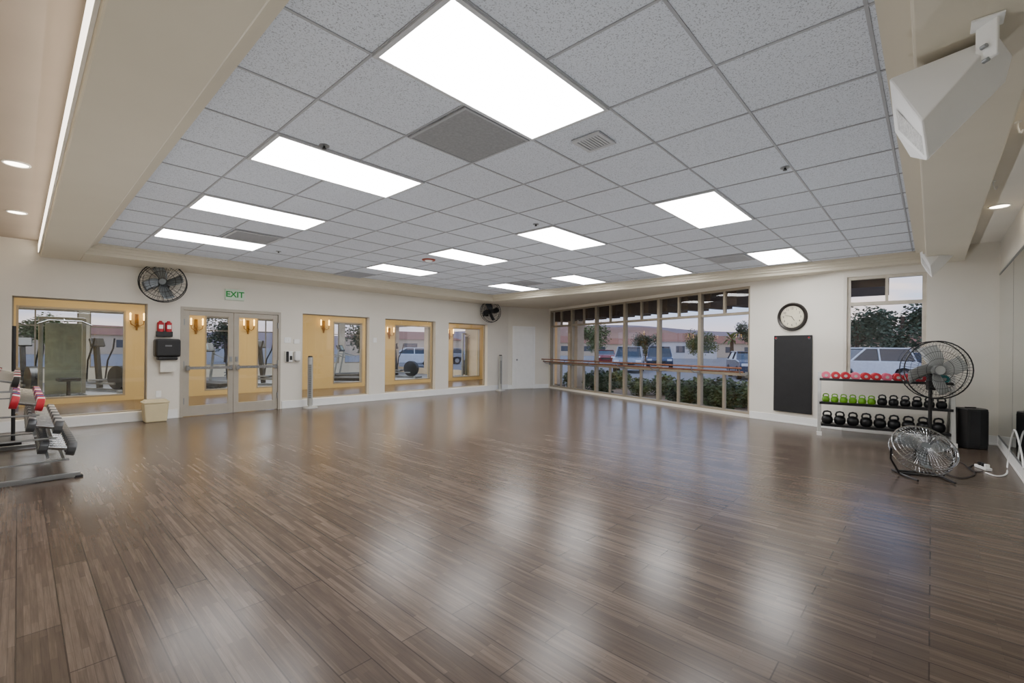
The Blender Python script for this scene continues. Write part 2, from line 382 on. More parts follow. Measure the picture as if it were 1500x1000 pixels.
# ---------------------------------------------------------------- lights
M_DIFF = mat('lit_diffuser', (250,250,250), .5, emit=(253,252,252), estr=18)
colname = ['left', 'middle', 'right']; rown = ['nearest the camera', 'second from the camera', 'third from the camera', 'farthest from the camera']
def troffer(x, y, label):
    t = thing('ceiling_light', label, 'ceiling light', (x, y, ZT), 0, 'recessed ceiling troffers')
    a, w = 1.307, .6536
    b = MB(); fr = .026
    for q in ((0, fr, 0, w), (a-fr, a, 0, w), (fr, a-fr, 0, fr), (fr, a-fr, w-fr, w)): b.mm((q[0], q[2], -.014), (q[1], q[3], -.001))
    b.build('frame', mat('troffer_frame', (190,191,193), .4), t)
    MB().mm((fr, fr, -.010), (a-fr, w-fr, -.003)).build('diffuser', M_DIFF, t)
    return t
proto = None
for ci in range(3):
    for ri in range(4):
        loc = (G0 + ci*5*P, H0 + ri*3*P, ZT-.004)
        lab = 'bright rectangular ceiling light in the %s column, %s' % (colname[ci], rown[ri])
        if proto is None: proto = troffer(loc[0], loc[1], lab); proto.location = loc
        else: dup(proto, loc, label=lab)
M_VENT = mat('vent_grey', (186,187,190), .6, var=.04)
def cell(i, j): return G0+i*P, H0+j*P
x, y = cell(1, 1)
t = thing('return_panel', 'flat grey return air panel beside the nearest ceiling light', 'vent', (x, y, ZT-.006))
MB().mm((.02,.02,-.008),(P-.02,P-.02,0)).build('panel', mat('perforated_grey', (140,141,142), .7, var=.12, scale=60), t)
b = MB()
for q in ((.012,.03,.012,P-.012),(P-.03,P-.012,.012,P-.012),(.03,P-.03,.012,.03),(.03,P-.03,P-.03,P-.012)): b.mm((q[0],q[2],-.012),(q[1],q[3],0))
b.build('frame', M_TBAR, t)
def vent(i, j, lab, s=.6):
    x, y = cell(i+.5, j+.5)
    t = thing('ceiling_vent', lab, 'vent', (x, y, ZT-.006), 0, 'ceiling air vents')
    b = MB(); h_ = s/2
    for q in ((-h_,-h_+.03,-h_,h_),(h_-.03,h_,-h_,h_),(-h_+.03,h_-.03,-h_,-h_+.03),(-h_+.03,h_-.03,h_-.03,h_)): b.mm((q[0],q[2],-.014),(q[1],q[3],0))
    b.build('frame', M_VENT, t)
    b = MB(); n = int(s/.024)
    for k in range(1, n): b.box((0, -h_+k*s/n, -.008), (s-.04, .02, .003), Matrix.Rotation(.15, 3, 'X'))
    b.build('slats', M_VENT, t)
    MB().mm((-h_+.02,-h_+.02,-.002),(h_-.02,h_-.02,0)).build('backing', mat('vent_dark', (150,150,152), .8), t)
vent(2, 0, 'small square air vent just right of the nearest light', .24)
vent(1, 8, 'louvred air vent near the left beam beside the farthest left light')
vent(10, 1, 'louvred air vent beside the light nearest the clock wall')
vent(5, 11, 'louvred air vent at the far edge of ceiling above gym windows')
vent(10, 8, 'louvred air vent next to the farthest right ceiling light')
M_RDET = mat('red_brown', (150,60,40), .5)
for (px, py, lab) in ((475,213,'small ceiling sprinkler between two left column lights'), (785,328,'small ceiling sprinkler near middle of the ceiling'), (1150,245,'small ceiling sprinkler toward the right beam'), (408,368,'small ceiling sprinkler near the far left vent')):
    p = onZ(px, py, ZT)
    t = thing('sprinkler_head', lab, 'sprinkler', p)
    MB().cyl((0,0,-.006),(0,0,0),.038).build('escutcheon', M_STEEL, t, smooth=True)
    MB().cyl((0,0,-.022),(0,0,-.006),.008).cyl((0,0,-.025),(0,0,-.022),.016).build('deflector', M_BLACK, t, smooth=True)
p = onZ(628, 380, ZT); t = thing('smoke_detector', 'round detector with red ring on the ceiling', 'smoke detector', p)
MB().cyl((0,0,-.02),(0,0,0),.11,.12).build('base', M_RDET, t, smooth=True); MB().cyl((0,0,-.045),(0,0,-.02),.04,.07).build('cap', M_WHITE, t, smooth=True)
M_LAMP = mat('lamp_glow', (255,250,240), .5, emit=(255,240,215), estr=14)
for (x, y, lab) in ((-.02, 6.08, 'round recessed downlight in left bay, nearer one'), (-.02, 8.3, 'round recessed downlight in left bay, farther one'), (7.36, -.54, 'round recessed downlight in the right bay above the mirror'), (4.6, -.54, 'round recessed downlight in right bay near the large speaker')):
    t = thing('downlight', lab, 'ceiling light', (x, y, ZB))
    MB().ring((0,0,-.004), .085, .009, 'Z').build('trim_ring', M_WHITE, t, smooth=True)
    MB().cyl((0,0,-.006),(0,0,-.001),.08,n=24).build('lamp', M_LAMP, t)
t = thing('cove_light', 'long white light strip along the left ceiling beam', 'light strip', (.225, 0, 0))
MB().mm((-.018, 1.2, 2.78), (-.001, 10.3, 2.92)).build('housing', M_WHITE, t)
MB().mm((-.024, 1.22, 2.79), (-.018, 10.28, 2.91)).build('tube', mat('cove_glow', (255,250,240), .5, emit=(255,240,222), estr=4), t)
for k, (px, py) in enumerate(((1491,178),(1455,265))):
    p = onZ(px, py, ZB); t = thing('ceiling_hook', ['white ceiling hook in right bay nearer the camera', 'white ceiling hook in right bay farther from camera'][k], 'hook', p)
    MB().tube([(0,0,0),(0,0,-.04),(.02,-.01,-.07),(.05,-.02,-.07),(.06,-.03,-.045)], .006).cyl((0,0,-.006),(0,0,0),.02).build('hook_body', M_WHITE, t, smooth=True)
def area(name, loc, size, power, col, rot=(0,0,0), sy=None):
    l = bpy.data.lights.new(name, 'AREA'); l.energy = power; l.color = srgb(col); l.size = size
    if sy: l.shape = 'RECTANGLE'; l.size_y = sy
    o = bpy.data.objects.new(name, l); C.objects.link(o); o.location = loc; o.rotation_euler = rot
for x in (1.6, 4.9, 8.0):  # upward fill spots added to brighten the ceiling; no such fixtures in the room
    for y in (1.2, 4.6, 8.0):
        l = bpy.data.lights.new('ceiling_fill', 'SPOT'); l.energy = 58; l.color = (.92, .96, 1); l.spot_size = math.radians(172); l.spot_blend = 1; l.shadow_soft_size = .02
        o = bpy.data.objects.new('ceiling_fill', l); C.objects.link(o); o.location = (x, y, .45); o.rotation_euler = (PI, 0, 0)
# ---------------------------------------------------------------- corridor + gym beyond
YC = GW + 4.2; YG = 23.0; XE = 14.3; ZG = 3.0
M_CARP = mat('grey_carpet', (130,130,132), .95, var=.15, scale=40)
struct(MB().mm((-1.2, GW, -.1), (XE, YC, 0)).build('floor_corridor', M_FLOOR), cat='floor')
struct(MB().mm((-1.2, YC, -.1), (XE, YG, 0)).build('floor_gym', M_CARP), cat='floor')
struct(MB().mm((-1.2, GW+.2, ZG), (XE+.2, YG+.2, ZG+.15)).build('ceiling_gym', M_WHITE), cat='ceiling')
CS = Seg((-1.2, YC), (XE, YC)); GN = Seg((-1.2, YG), (XE, YG)); GE = Seg((XE, YG), (XE, GW+.4))
cop = []
for a, c in ((23,184),(300,349),(376,438),(488,531),(578,631),(663,703)): cop.append((CS.s(a), CS.s(c), .12, 2.2))
wall('wall_corridor', CS, cop, M_YEL, z1=ZG)
wall('wall_gym_north', GN, [(k*2.5+.5, k*2.5+2.7, .5, 2.6) for k in range(6)], M_WALL, z1=ZG)
wall('wall_gym_east', GE, [(1.0, 3.6, .3, 2.5), (4.2, 6.8, .3, 2.5)], M_STUC, z1=ZG, th=.2)
struct(MB().mm((-1.4, GW+.2, 0), (-1.2, YG, ZG)).build('wall_gym_west', M_YEL), cat='wall')
for i, (a, c, z0, z1) in enumerate(cop):
    b = MB(); w = .04
    b.mm((a, 0, z0), (a+w, .12, z1)); b.mm((c-w, 0, z0), (c, .12, z1)); b.mm((a+w, 0, z0), (c-w, .12, z0+w)); b.mm((a+w, 0, z1-w), (c-w, .12, z1))
    f = struct(b.build('window_%d' % (7+i), M_MULL, Mx=CS.mx()), 'window between corridor and gym', 'window')
    glass(a+.03, c-.03, .06, z0+.03, z1-.03, f, CS.mx())
for k in range(6):
    a, c = k*2.5+.5, k*2.5+2.7; b = MB(); xm = (a+c)/2
    for q in ((a, a+.04, .5, 2.6), (c-.04, c, .5, 2.6), (a, c, .5, .55), (a, c, 2.55, 2.6), (a, c, 2.0, 2.04), (xm-.02, xm+.02, .5, 2.6)): b.mm((q[0], .05, q[2]), (q[1], .12, q[3]))
    struct(b.build('window_%d' % (13+k), M_MULL, Mx=GN.mx()), 'far window of the gym', 'window')
M_CANDLE = mat('candle_glow', (255,230,170), .5, emit=(255,200,110), estr=10)
def sconce(px, py, lab):
    p = CS.hit(px, py); t = thing('wall_sconce', lab, 'sconce', (p.x, YC, p.z), 0, 'corridor sconces'); t.scale = (1.1, 1.1, 1.1)
    MB().box((0,-.015,-.04),(.07,.03,.3)).box((0,-.02,-.2),(.04,.03,.1)).build('backplate', M_BRASS, t, bevel=.01)
    for sx in (-1, 1):
        MB().tube([(0,-.03,-.1),(sx*.05,-.09,-.16),(sx*.11,-.10,-.12),(sx*.12,-.10,-.05)], .009).cyl((sx*.12,-.1,-.05),(sx*.12,-.1,-.035),.028).build('arm', M_BRASS, t, smooth=True)
        MB().cyl((sx*.12,-.1,-.035),(sx*.12,-.1,.07),.014).ball((sx*.12,-.1,.1),(.018,.018,.035)).build('candle', M_CANDLE, t, smooth=True)
    return t
for px, py, lab in ((200,467,'brass candle sconce seen through the leftmost interior window'), (287,474,'brass candle sconce seen through left glass door'), (363,475,'brass candle sconce seen through right glass door'), (474,475,'brass candle sconce seen through the window right of the doors'), (570,485,'brass candle sconce seen through third interior window'), (658,487,'brass candle sconce seen through the fourth interior window')):
    sconce(px, py, lab)
for x in (1, 4.5, 8, 11.5): area('corridor_lamp', (x, GW+2.2, ZG-.03), 1.6, 95, (255,234,204), sy=.8)
for x in (1, 6, 11): area('gym_lamp', (x, 17.5, ZG-.03), 2.2, 240, (250,248,250))

def gp(px, Y):
    r = ray(px, 510); return (r.x/r.y*Y, Y, 0)
def treadmill(loc, rz, lab):
    t = thing('treadmill', lab, 'treadmill', loc, rz, 'gym treadmills')
    MB().mm((-.36,-.9,.08),(.36,.9,.2)).build('deck', M_BLACK, t, bevel=.02)
    MB().mm((-.25,-.88,.2),(.25,.7,.205)).build('belt', M_RUB, t)
    for s in (-1,1): MB().bar((s*.36,.75,.1),(s*.36,.55,1.25),.07,.05).tube([(s*.36,.58,1.1),(s*.36,.2,1.0),(s*.36,.0,.95)],.02).build('upright', M_STEEL, t)
    MB().box((0,.6,1.3),(.75,.08,.3),Matrix.Rotation(-.4,3,'X')).build('console', M_BLACK, t, bevel=.02)
    MB().box((0,.545,1.32),(.34,.01,.2),Matrix.Rotation(-.4,3,'X')).build('screen', mat('screen_grey',(90,110,120),.2), t)
    for s in (-1,1):
        for y in (-.8,.8): MB().mm((s*.33-.05,y-.06,0),(s*.33+.05,y+.06,.08)).build('foot', M_RUB, t)
    return t
def elliptical(loc, rz, lab):
    t = thing('elliptical_trainer', lab, 'elliptical', loc, rz, 'gym elliptical trainers')
    MB().bar((0,-.8,.06),(0,.9,.06),.1,.08).bar((-.3,-.8,.04),(.3,-.8,.04),.08,.08).bar((-.3,.9,.04),(.3,.9,.04),.08,.08).build('base_frame', M_STEEL, t, bevel=.01)
    MB().cyl((-.09,-.45,.42),(.09,-.45,.42),.34,n=28).build('flywheel', M_BLACK, t, smooth=True)
    MB().bar((0,.3,.1),(0,.45,1.3),.1,.12).build('mast', M_BLACK, t)
    MB().box((0,.42,1.42),(.36,.08,.26),Matrix.Rotation(-.4,3,'X')).build('console', M_BLACK, t, bevel=.02)
    for s in (-1,1):
        MB().tube([(s*.24,.45,.3),(s*.26,.38,.9),(s*.28,.2,1.25),(s*.26,.12,1.55)],.022).build('handle_bar', M_BLACK, t, smooth=True)
        MB().bar((s*.16,-.5,.35+s*.1),(s*.2,.45,.25),.05,.05).mm((s*.18-.08,-.05,.32),(s*.18+.08,.35,.36)).build('pedal_arm', M_STEEL, t)
    return t
def cable_machine(loc, rz, lab):
    t = thing('weight_machine', lab, 'weight machine', loc, rz, 'gym weight machines')
    b = MB()
    for s in (-1,1): b.bar((s*.4,.0,0),(s*.4,.0,2.05),.08,.08); b.bar((s*.4,-.6,.04),(s*.4,.4,.04),.08,.08)
    b.bar((-.4,0,2.02),(.4,0,2.02),.08,.08); b.bar((-.4,.35,.04),(.4,.35,.04),.08,.08); b.bar((0,0,.06),(0,-1.0,.06),.08,.08)
    b.build('frame', M_STEEL, t, bevel=.008)
    b = MB()
    for k in range(12): b.mm((-.17,-.07,.12+k*.055),(.17,.07,.168+k*.055))
    b.build('weight_stack', M_BLACK, t)
    MB().mm((-.34,-.12,.1),(.34,-.1,1.9)).build('shroud', mat('grey_shroud',(140,152,148),.12,.3,var=.1), t, bevel=.01)
    MB().mm((-.2,-.95,.45),(.2,-.5,.53)).bar((0,-.72,.06),(0,-.72,.45),.07,.07).build('seat', M_RUB, t, bevel=.02)
    MB().tube([(-.5,-.3,1.85),(-.3,-.3,1.95),(.3,-.3,1.95),(.5,-.3,1.85)],.016).cyl((0,-.3,1.95),(0,-.05,2.02),.008).build('pull_bar', M_CHROME, t)
    return t
cable_machine(gp(92, 16.4), .1, 'tall grey weight machine seen through the leftmost interior window')
elliptical(gp(158, 17.6), .5, 'elliptical trainer beside the tall weight machine')
elliptical(gp(40, 18.4), .2, 'elliptical trainer at far left behind the first interior window')
treadmill(gp(312, 17.0), .3, 'treadmill seen through left glass door')
elliptical(gp(398, 16.6), .6, 'elliptical trainer seen through right glass door')
treadmill(gp(502, 16.6), .8, 'treadmill seen through the window right of doors, nearer one')
treadmill(gp(519, 18.8), .8, 'treadmill seen through the window right of doors, farther one')
elliptical(gp(590, 17.6), .4, 'elliptical trainer behind the third interior window')
cable_machine(gp(683, 16.2), .4, 'tall weight machine behind the fourth interior window')
elliptical(gp(340, 19.8), -.4, 'elliptical trainer far behind the glass doors')

# ---------------------------------------------------------------- wall items (gym wall)
def fan_head(t, R, nb, mc, mb, spokes=28, depth=.16, rings=(1, .8, .55), solid_hub=.16, wr=.0028):
    b = MB()
    for f in rings: b.ring((0, -depth/2*(1.0 if f < .9 else .55)*(1.15-f*.3 if f < .9 else 1), 0), R*f, wr*1.4 if f < 1 else .009)
    b.ring((0, depth*.35, 0), R, .007)
    for k in range(spokes):
        a = 2*PI*k/spokes; c, s = math.cos(a), math.sin(a)
        b.tube([(R*.15*c, -depth*.55, R*.15*s), (R*.6*c, -depth*.52, R*.6*s), (R*.93*c, -depth*.36, R*.93*s), (R*c, -depth*.2, R*s), (R*c, depth*.3, R*s), (R*.6*c, depth*.5, R*.6*s), (R*.2*c, depth*.5, R*.2*s)], wr, 4)
    b.build('cage', mc, t)
    for k in range(nb):
        b = MB(); a0 = 2*PI*k/nb; rows = []
        for i in range(6):
            r = R*(.14 + .73*i/5); w = R*(.16 + .34*math.sin(min(1, (i+.6)/4.2)*PI*.62)); row = []
            for j in range(5):
                u = (j/4-.5); ang = a0 + u*w/r*1.0 + i*.07
                row.append(b.bm.verts.new((r*math.cos(ang), u*w*.5, r*math.sin(ang))))
            rows.append(row)
        for i in range(5):
            for j in range(4): b.bm.faces.new((rows[i][j], rows[i][j+1], rows[i+1][j+1], rows[i+1][j]))
        o = b.build('blade', mb, t, smooth=True); sm = o.modifiers.new('th', 'SOLIDIFY'); sm.thickness = .003
    MB().cyl((0,-depth*.5,0),(0,depth*.2,0),R*solid_hub,n=20).build('hub', mb, t, smooth=True)
    MB().cyl((0,depth*.2,0),(0,depth*1.1,0),R*.22,R*.18,n=20).build('motor', M_BLACK, t, smooth=True)
M_BLADE = mat('dark_blade', (48,52,56), .3, .5)
M_LBLADE = mat('grey_blade', (130,136,140), .3, .5)
M_PBLADE = mat('pale_blade', (176,178,176), .4, .1)
def wall_fan(px, py, R, lab):
    p = N.hit(px, py); t = thing('wall_fan', lab, 'fan', (p.x, GW-.30, p.z))
    t.rotation_euler = (math.radians(-6), 0, math.radians(-18))
    fan_head(t, R, 4, M_BLACK, M_LBLADE if px < 300 else M_BLADE)
    MB().bar((0,.1,0),(0,.29,.0),.05,.05).box((0,.285,0),(.1,.02,.2)).build('bracket', M_BLACK, t)
wall_fan(234, 416, .345, 'large black caged wall fan above the paper towel dispenser')
wall_fan(709, 457, .33, 'black caged wall fan at the far corner above last interior window')
p = N.hit(343, 432); t = thing('exit_sign', 'white exit sign with green letters above the double doors', 'exit sign', (p.x, GW, p.z))
MB().box((0,-.03,0),(.34,.05,.22)).build('housing', mat('pale_green_white', (206,226,206), .5), t, bevel=.008)
text('EXIT', .16, mat('exit_green', (0,120,50), .5, emit=(0,170,60), estr=.15), 'lettering', t, Matrix.Translation((0,-.057,0)) @ Matrix.Rotation(PI/2, 4, 'X'))
p = N.hit(243, 511); t = thing('paper_towel_dispenser', 'black paper towel dispenser on the wall left of the doors', 'dispenser', (p.x, GW, p.z))
MB().box((0,-.11,.02),(.38,.22,.33)).build('body', M_BLACK, t, bevel=.035)
MB().box((0,-.11,-.17),(.3,.16,.06)).build('nozzle', M_BLACK, t, bevel=.02)
MB().box((0,-.222,.06),(.1,.006,.03)).build('window_strip', mat('smoke_grey',(110,110,112),.2), t)
MB().box((.02,-.10,-.30),(.24,.004,.24)).build('paper', mat('paper_white', (225,222,212), .8), t)
p = N.hit(240, 482); t = thing('wipe_dispenser', 'red and white wipe dispenser above the black towel dispenser', 'dispenser', (p.x, GW, p.z))
MB().box((0,-.05,-.09),(.24,.1,.10)).build('holder', M_BLACK, t, bevel=.01)
for s in (-1,1):
    c = MB().cyl((s*.06,-.06,-.05),(s*.06,-.06,.12),.05).cyl((s*.06,-.06,.12),(s*.06,-.06,.15),.035,.02).build('canister', M_RED, t, smooth=True)
    MB().box((s*.06,-.112,.04),(.06,.004,.07)).build('sticker', M_WHITE, c)
p = onZ(229, 618, 0); t = thing('trash_bin', 'small cream plastic trash bin beneath the paper towel dispenser', 'bin', (p.x, p.y+.12, 0))
def frustum(b, w0, d0, w1, d1, z0, z1): return b.hull([(sx*w/2, sy*d/2, z) for (w, d, z) in ((w0, d0, z0), (w1, d1, z1)) for sx in (-1,1) for sy in (-1,1)])
M_BIN = mat('cream_plastic', (212,198,158), .45, var=.03)
frustum(MB(), .31,.24,.36,.28,0,.33).build('body', M_BIN, t, bevel=.02)
MB().box((0,0,.345),(.38,.30,.03)).build('rim', M_BIN, t, bevel=.01); frustum(MB(), .35,.27,.30,.16,.36,.39).build('lid', M_BIN, t, bevel=.008)
def plate(seg, px, py, w, h_, lab, nm='switch_plate', cat='switch', m=M_WHITE, dep=.012, knobs=1):
    p = seg.hit(px, py); t = thing(nm, lab, cat, p, seg.rz)
    MB().box((0,-dep/2,0),(w,dep,h_)).build('plate', m, t, bevel=.003)
    for k in range(knobs): MB().box(((k-(knobs-1)/2)*.05,-dep-.002,0),(.02,.008,.05)).build('toggle', M_WHITE, t)
    return t
plate(N, 232, 577, .08, .12, 'white outlet low on the wall above the trash bin', 'wall_outlet', 'outlet')
plate(N, 421, 498, .14, .12, 'white double light switch right of the double doors', knobs=2)
plate(N, 549, 498, .10, .12, 'white light switch between second and third interior windows')
plate(N, 434, 500, .12, .10, 'white thermostat on the wall right of the doors', 'thermostat', 'thermostat', dep=.03, knobs=0)
p = N.hit(422, 522); t = thing('wall_phone', 'black and white wall phone right of the double doors', 'phone', p)
MB().box((0,-.03,0),(.16,.05,.24)).build('base', M_WHITE, t, bevel=.01); MB().box((-.04,-.075,0),(.05,.05,.23)).build('handset', M_BLACK, t, bevel=.015); MB().box((.04,-.057,-.03),(.05,.006,.09)).build('keypad', M_BLACK, t)
p = N.hit(434, 522); t = thing('sanitizer_dispenser', 'grey and white hand sanitizer dispenser next to the wall phone', 'dispenser', p)
MB().box((0,-.05,.02),(.12,.1,.2)).build('body', M_WHITE, t, bevel=.02); MB().box((0,-.05,-.09),(.1,.09,.03)).build('push_lever', M_SILV, t, bevel=.01)
def tower(loc, lab, rz):
    t = thing('tower_fan', lab, 'tower fan', loc, rz)
    MB().cyl((0,0,0),(0,0,.03),.16,.15,n=28).cyl((0,0,.03),(0,0,.06),.05,.04).build('base', M_SILV, t, smooth=True)
    b = MB(); b.prism([(.056*math.cos(a), .05*math.sin(a)) for a in [2*PI*k/20 for k in range(20)]], .06, 1.12); b.build('housing', M_SILV, t, smooth=True)
    b = MB()
    for k in range(34): b.mm((-.03,-.056,.22+k*.022),(.03,-.04,.23+k*.022))
    b.build('grille', mat('grille_dark',(90,92,94),.5), t)
    MB().cyl((0,0,1.12),(0,0,1.15),.052,.04,n=20).build('control_top', M_BLACK, t, smooth=True)
    return t
p = onZ(454, 597, 0); tower((p.x, p.y, 0), 'slim silver tower fan beside the second interior window', -.5)
p = onZ(723, 571, 0); tower((p.x, min(p.y, GW-.2), 0), 'slim silver tower fan at the far end by last interior window', -.5)

# barre
t = thing('ballet_barre', 'double wooden ballet barre along the large window wall', 'ballet barre', (0,0,0))
M2 = WW.mx()
for z, off in ((1.00, -.26), (.92, -.20)):
    MB().cyl((-.1, off, z), (WW.L-.02, off, z), .019).build('rail', M_WOOD, t, Mx=M2, smooth=True)
for i in range(nb+1):
    x = wwa + i*bw; x = min(x, WW.L-.08)
    MB().tube([(x,.015,.86),(x,-.13,.86),(x,-.20,.88),(x,-.25,.98)],.011).box((x,.005,.86),(.07,.02,.12)).build('bracket', M_STEEL, t, Mx=M2)

# clock
p = CW.hit(1161, 464); t = thing('wall_clock', 'round wall clock with dark bronze rim and cream dial', 'clock', p, CW.rz)
Rk = .265
MB().lathe([(Rk*.76,.0),(Rk,.0),(Rk,.025),(Rk*.93,.05),(Rk*.82,.04),(Rk*.76,.02)], 40, Matrix.Rotation(PI/2, 4, 'X')).build('rim', mat('bronze_dark',(40,35,32),.35,.3), t, smooth=True)
MB().cyl((0,0,0),(0,-.022,0),Rk*.79,n=40).build('dial', mat('dial_cream',(222,214,190),.5), t)
MB().ring((0,-.024,0), Rk*.72, .002).build('minute_track', M_BLACK, t)
for k in range(1, 13):
    a = PI/2 - k*PI/6
    text(str(k), .055, M_BLACK, 'numeral', t, Matrix.Translation((Rk*.58*math.cos(a), -.024, Rk*.58*math.sin(a))) @ Matrix.Rotation(PI/2, 4, 'X'))
for nm_, ang, L_, w in (('hour_hand', PI/2 - 4.9*PI/6, .085, .012), ('minute_hand', PI/2 - 48*PI/30, .13, .008)):
    MB().bar((-.02*math.cos(ang), -.028, -.02*math.sin(ang)), (L_*math.cos(ang), -.028, L_*math.sin(ang)), .003, w, up=(0,1,0)).build(nm_, M_BLACK, t)
# mat
pa, pb = CW.s(1135), CW.s(1191); zt_, zb_ = CW.z(1163, 491), CW.z(1163, 604)
t = thing('exercise_mat', 'black exercise mat hung vertically below the clock', 'exercise mat', CW.pt((pa+pb)/2, 0, zb_), CW.rz)
w = pb-pa; hh = zt_-zb_
MB().box((0,-.03,hh/2),(w,.02,hh)).build('pad', M_RUB, t, bevel=.008)
for s in (-1,1):
    MB().ring((s*(w/2-.045),-.042,hh-.05), .018, .005, n=16).build('grommet', M_STEEL, t, smooth=True)
    MB().cyl((s*(w/2-.045),-.005,hh-.045),(s*(w/2-.045),-.06,hh-.045),.008).ball((s*(w/2-.045),-.06,hh-.045),.015,10).build('hook', M_RED, t, smooth=True)

# ---------------------------------------------------------------- kettlebell rack
ka, kb = Vector((8.77, 1.33, 0)), Vector((9.02, -.24, 0)); kd = (kb-ka).normalized(); krz = math.atan2(kd.y, kd.x); KL = (kb-ka).length
kr = thing('weight_rack', 'three tier weight rack with black shelves under the window', 'rack', ka, krz)
def kpt(s, y, z): return ka + kd*s + Vector((-kd.y, kd.x, 0))*y + UP*z
for x in (.0, KL):
    b = MB(); b.bar((x,.03,0),(x,.12,1.02),.05,.06); b.bar((x,.0,.025),(x,.5,.025),.05,.05); b.bar((x,.45,.03),(x,.14,.8),.04,.04)
    b.build('side_frame', mat('light_frame',(196,196,192),.4,.3), kr, bevel=.006)
    MB().box((x,.0,.03),(.07,.04,.06)).build('foot', M_WHITE, kr)
SH = [(.17, .02, .44), (.52, .03, .38), (.90, .04, .36)]
for z, y0, y1 in SH:
    b = MB(); b.mm((0,y0,z-.02),(KL,y1,z)); b.mm((0,y0,z-.02),(KL,y0+.012,z+.02)); b.build('shelf', M_BLACK, kr)
M_DB = mat('grey_urethane', (74,76,79), .35, .3, var=.1)
def dumbbell(name, loc, rz, lab, m, R=.055, L_=.2, grp=None, hexn=12, mh=None):
    t = thing(name, lab, 'dumbbell', loc, rz, grp)
    MB().cyl((0,-L_/2,R),(0,L_/2,R),R*.32,n=10).build('handle', mh or M_CHROME, t, smooth=True)
    for s in (-1,1):
        hd_ = MB().cyl((0,s*L_/2,R),(0,s*L_*.26,R),R,R*.92,n=hexn).build('head', m, t, smooth=hexn > 8, bevel=.006)
        MB().cyl((0,s*(L_/2+.003),R),(0,s*(L_/2-.004),R),R*.36,n=14).build('end_cap', M_SILV, hd_, smooth=True)
    return t
def kettlebell(loc, rz, lab, m, R=.075, grp=None):
    t = thing('kettlebell', lab, 'kettlebell', loc, rz, grp)
    MB().lathe([(R*.6,0),(R*.9,R*.3),(R,R*.85),(R*.88,R*1.35),(R*.5,R*1.72),(R*.2,R*1.8)], 18).build('body', m, t, smooth=True)
    MB().tube([(-R*.55,0,R*1.45),(-R*.66,0,R*1.95),(-R*.5,0,R*2.35),(0,0,R*2.48),(R*.5,0,R*2.35),(R*.66,0,R*1.95),(R*.55,0,R*1.45)], R*.17, 8).build('handle', m, t, smooth=True)
    return t
M_REDG = mat('pink_vinyl', (212,92,120), .4, var=.1)
for i in range(12):
    m, cn = ((M_REDG, 'pink'), (M_RED, 'red'), (M_RED, 'red'), (M_REDG, 'pink'), (M_RED, 'red'), (M_RED, 'red'), (M_REDG, 'pink'), (M_RED, 'red'), (M_RED, 'red'), (M_RED, 'red'), (M_DB, 'dark grey'), (M_TEAL, 'teal'))[i]
    dumbbell('dumbbell', kpt(.09+i*.128, .2, .901), krz, '%s dumbbell, %s from the left on the top shelf of the right rack' % (cn, ORD[i]), m, .0625, .24, 'dumbbells on the top shelf', 14)
for i in range(6):
    kettlebell(kpt(.09+i*.118, .2, .521), krz, 'small lime green kettlebell, %s from the left on the middle shelf' % ORD[i], M_GREEN, .056, 'green kettlebells')
for i in range(6):
    kettlebell(kpt(.81+i*.136, .2, .521), krz, 'black kettlebell, %s black one from the left on the middle shelf' % ORD[i], M_BLACK, .065, 'black kettlebells on middle shelf')
for i in range(9):
    kettlebell(kpt(.11+i*.169, .22, .171), krz+.1*(i % 3), 'black kettlebell, %s from the left on the bottom shelf' % ORD[i], M_BLACK, .082, 'black kettlebells on bottom shelf')

M_CORD = mat('black_cord', (24,24,26), .5)
def cord(name, pts, r, m, lab=None, parent=None):
    q = [Vector(p) for p in pts]; out = []
    for i in range(len(q)-1):
        p0, p1, p2, p3 = q[max(i-1,0)], q[i], q[i+1], q[min(i+2, len(q)-1)]
        for k in range(8):
            u = k/8; out.append(.5*((2*p1)+(p2-p0)*u+(2*p0-5*p1+4*p2-p3)*u*u+(3*p1-p0-3*p2+p3)*u**3))
    out.append(q[-1])
    if parent:
        Mi = (Matrix.Translation(parent.location) @ Matrix.Rotation(parent.rotation_euler[2], 4, 'Z')).inverted()
        return MB().tube(out, r, 6).build(name, m, parent, smooth=True, Mx=Mi)
    return tag(MB().tube(out, r, 6).build(name, m, smooth=True), lab, 'cord')
z = .008
# ---------------------------------------------------------------- pedestal fan
p = onZ(1362, 655, 0); c = at(1360, 541, (p-O).dot(FWD)); zc = c.z
t = thing('pedestal_fan', 'large black pedestal fan in front of the weight rack', 'fan', (p.x, p.y, 0), math.radians(-62))
hd = bpy.data.objects.new('fan_head', None); C.objects.link(hd); hd.parent = t; hd.location = (0, -.12, zc)
fan_head(hd, .40, 4, M_BLACK, M_PBLADE, 56, .18, (1, .85, .65, .4), wr=.0018)
MB().cyl((0,0,.04),(0,0,zc-.05),.022).build('pole', M_BLACK, t, smooth=True)
MB().lathe([(.24,0),(.24,.02),(.05,.05),(.03,.1)], 30).build('base', M_BLACK, t, smooth=True)
MB().box((0,.0,zc),(.07,.14,.12)).build('motor_mount', M_BLACK, t, bevel=.01)
MB().box((0,-.02,zc-.22),(.1,.08,.14)).build('control_box', M_BLACK, t, bevel=.01)
cord('power_cord', [onZ(a, b_, z) for a, b_ in ((1372,655),(1392,672),(1410,678),(1425,690),(1440,690))], .006, M_CORD, parent=t)
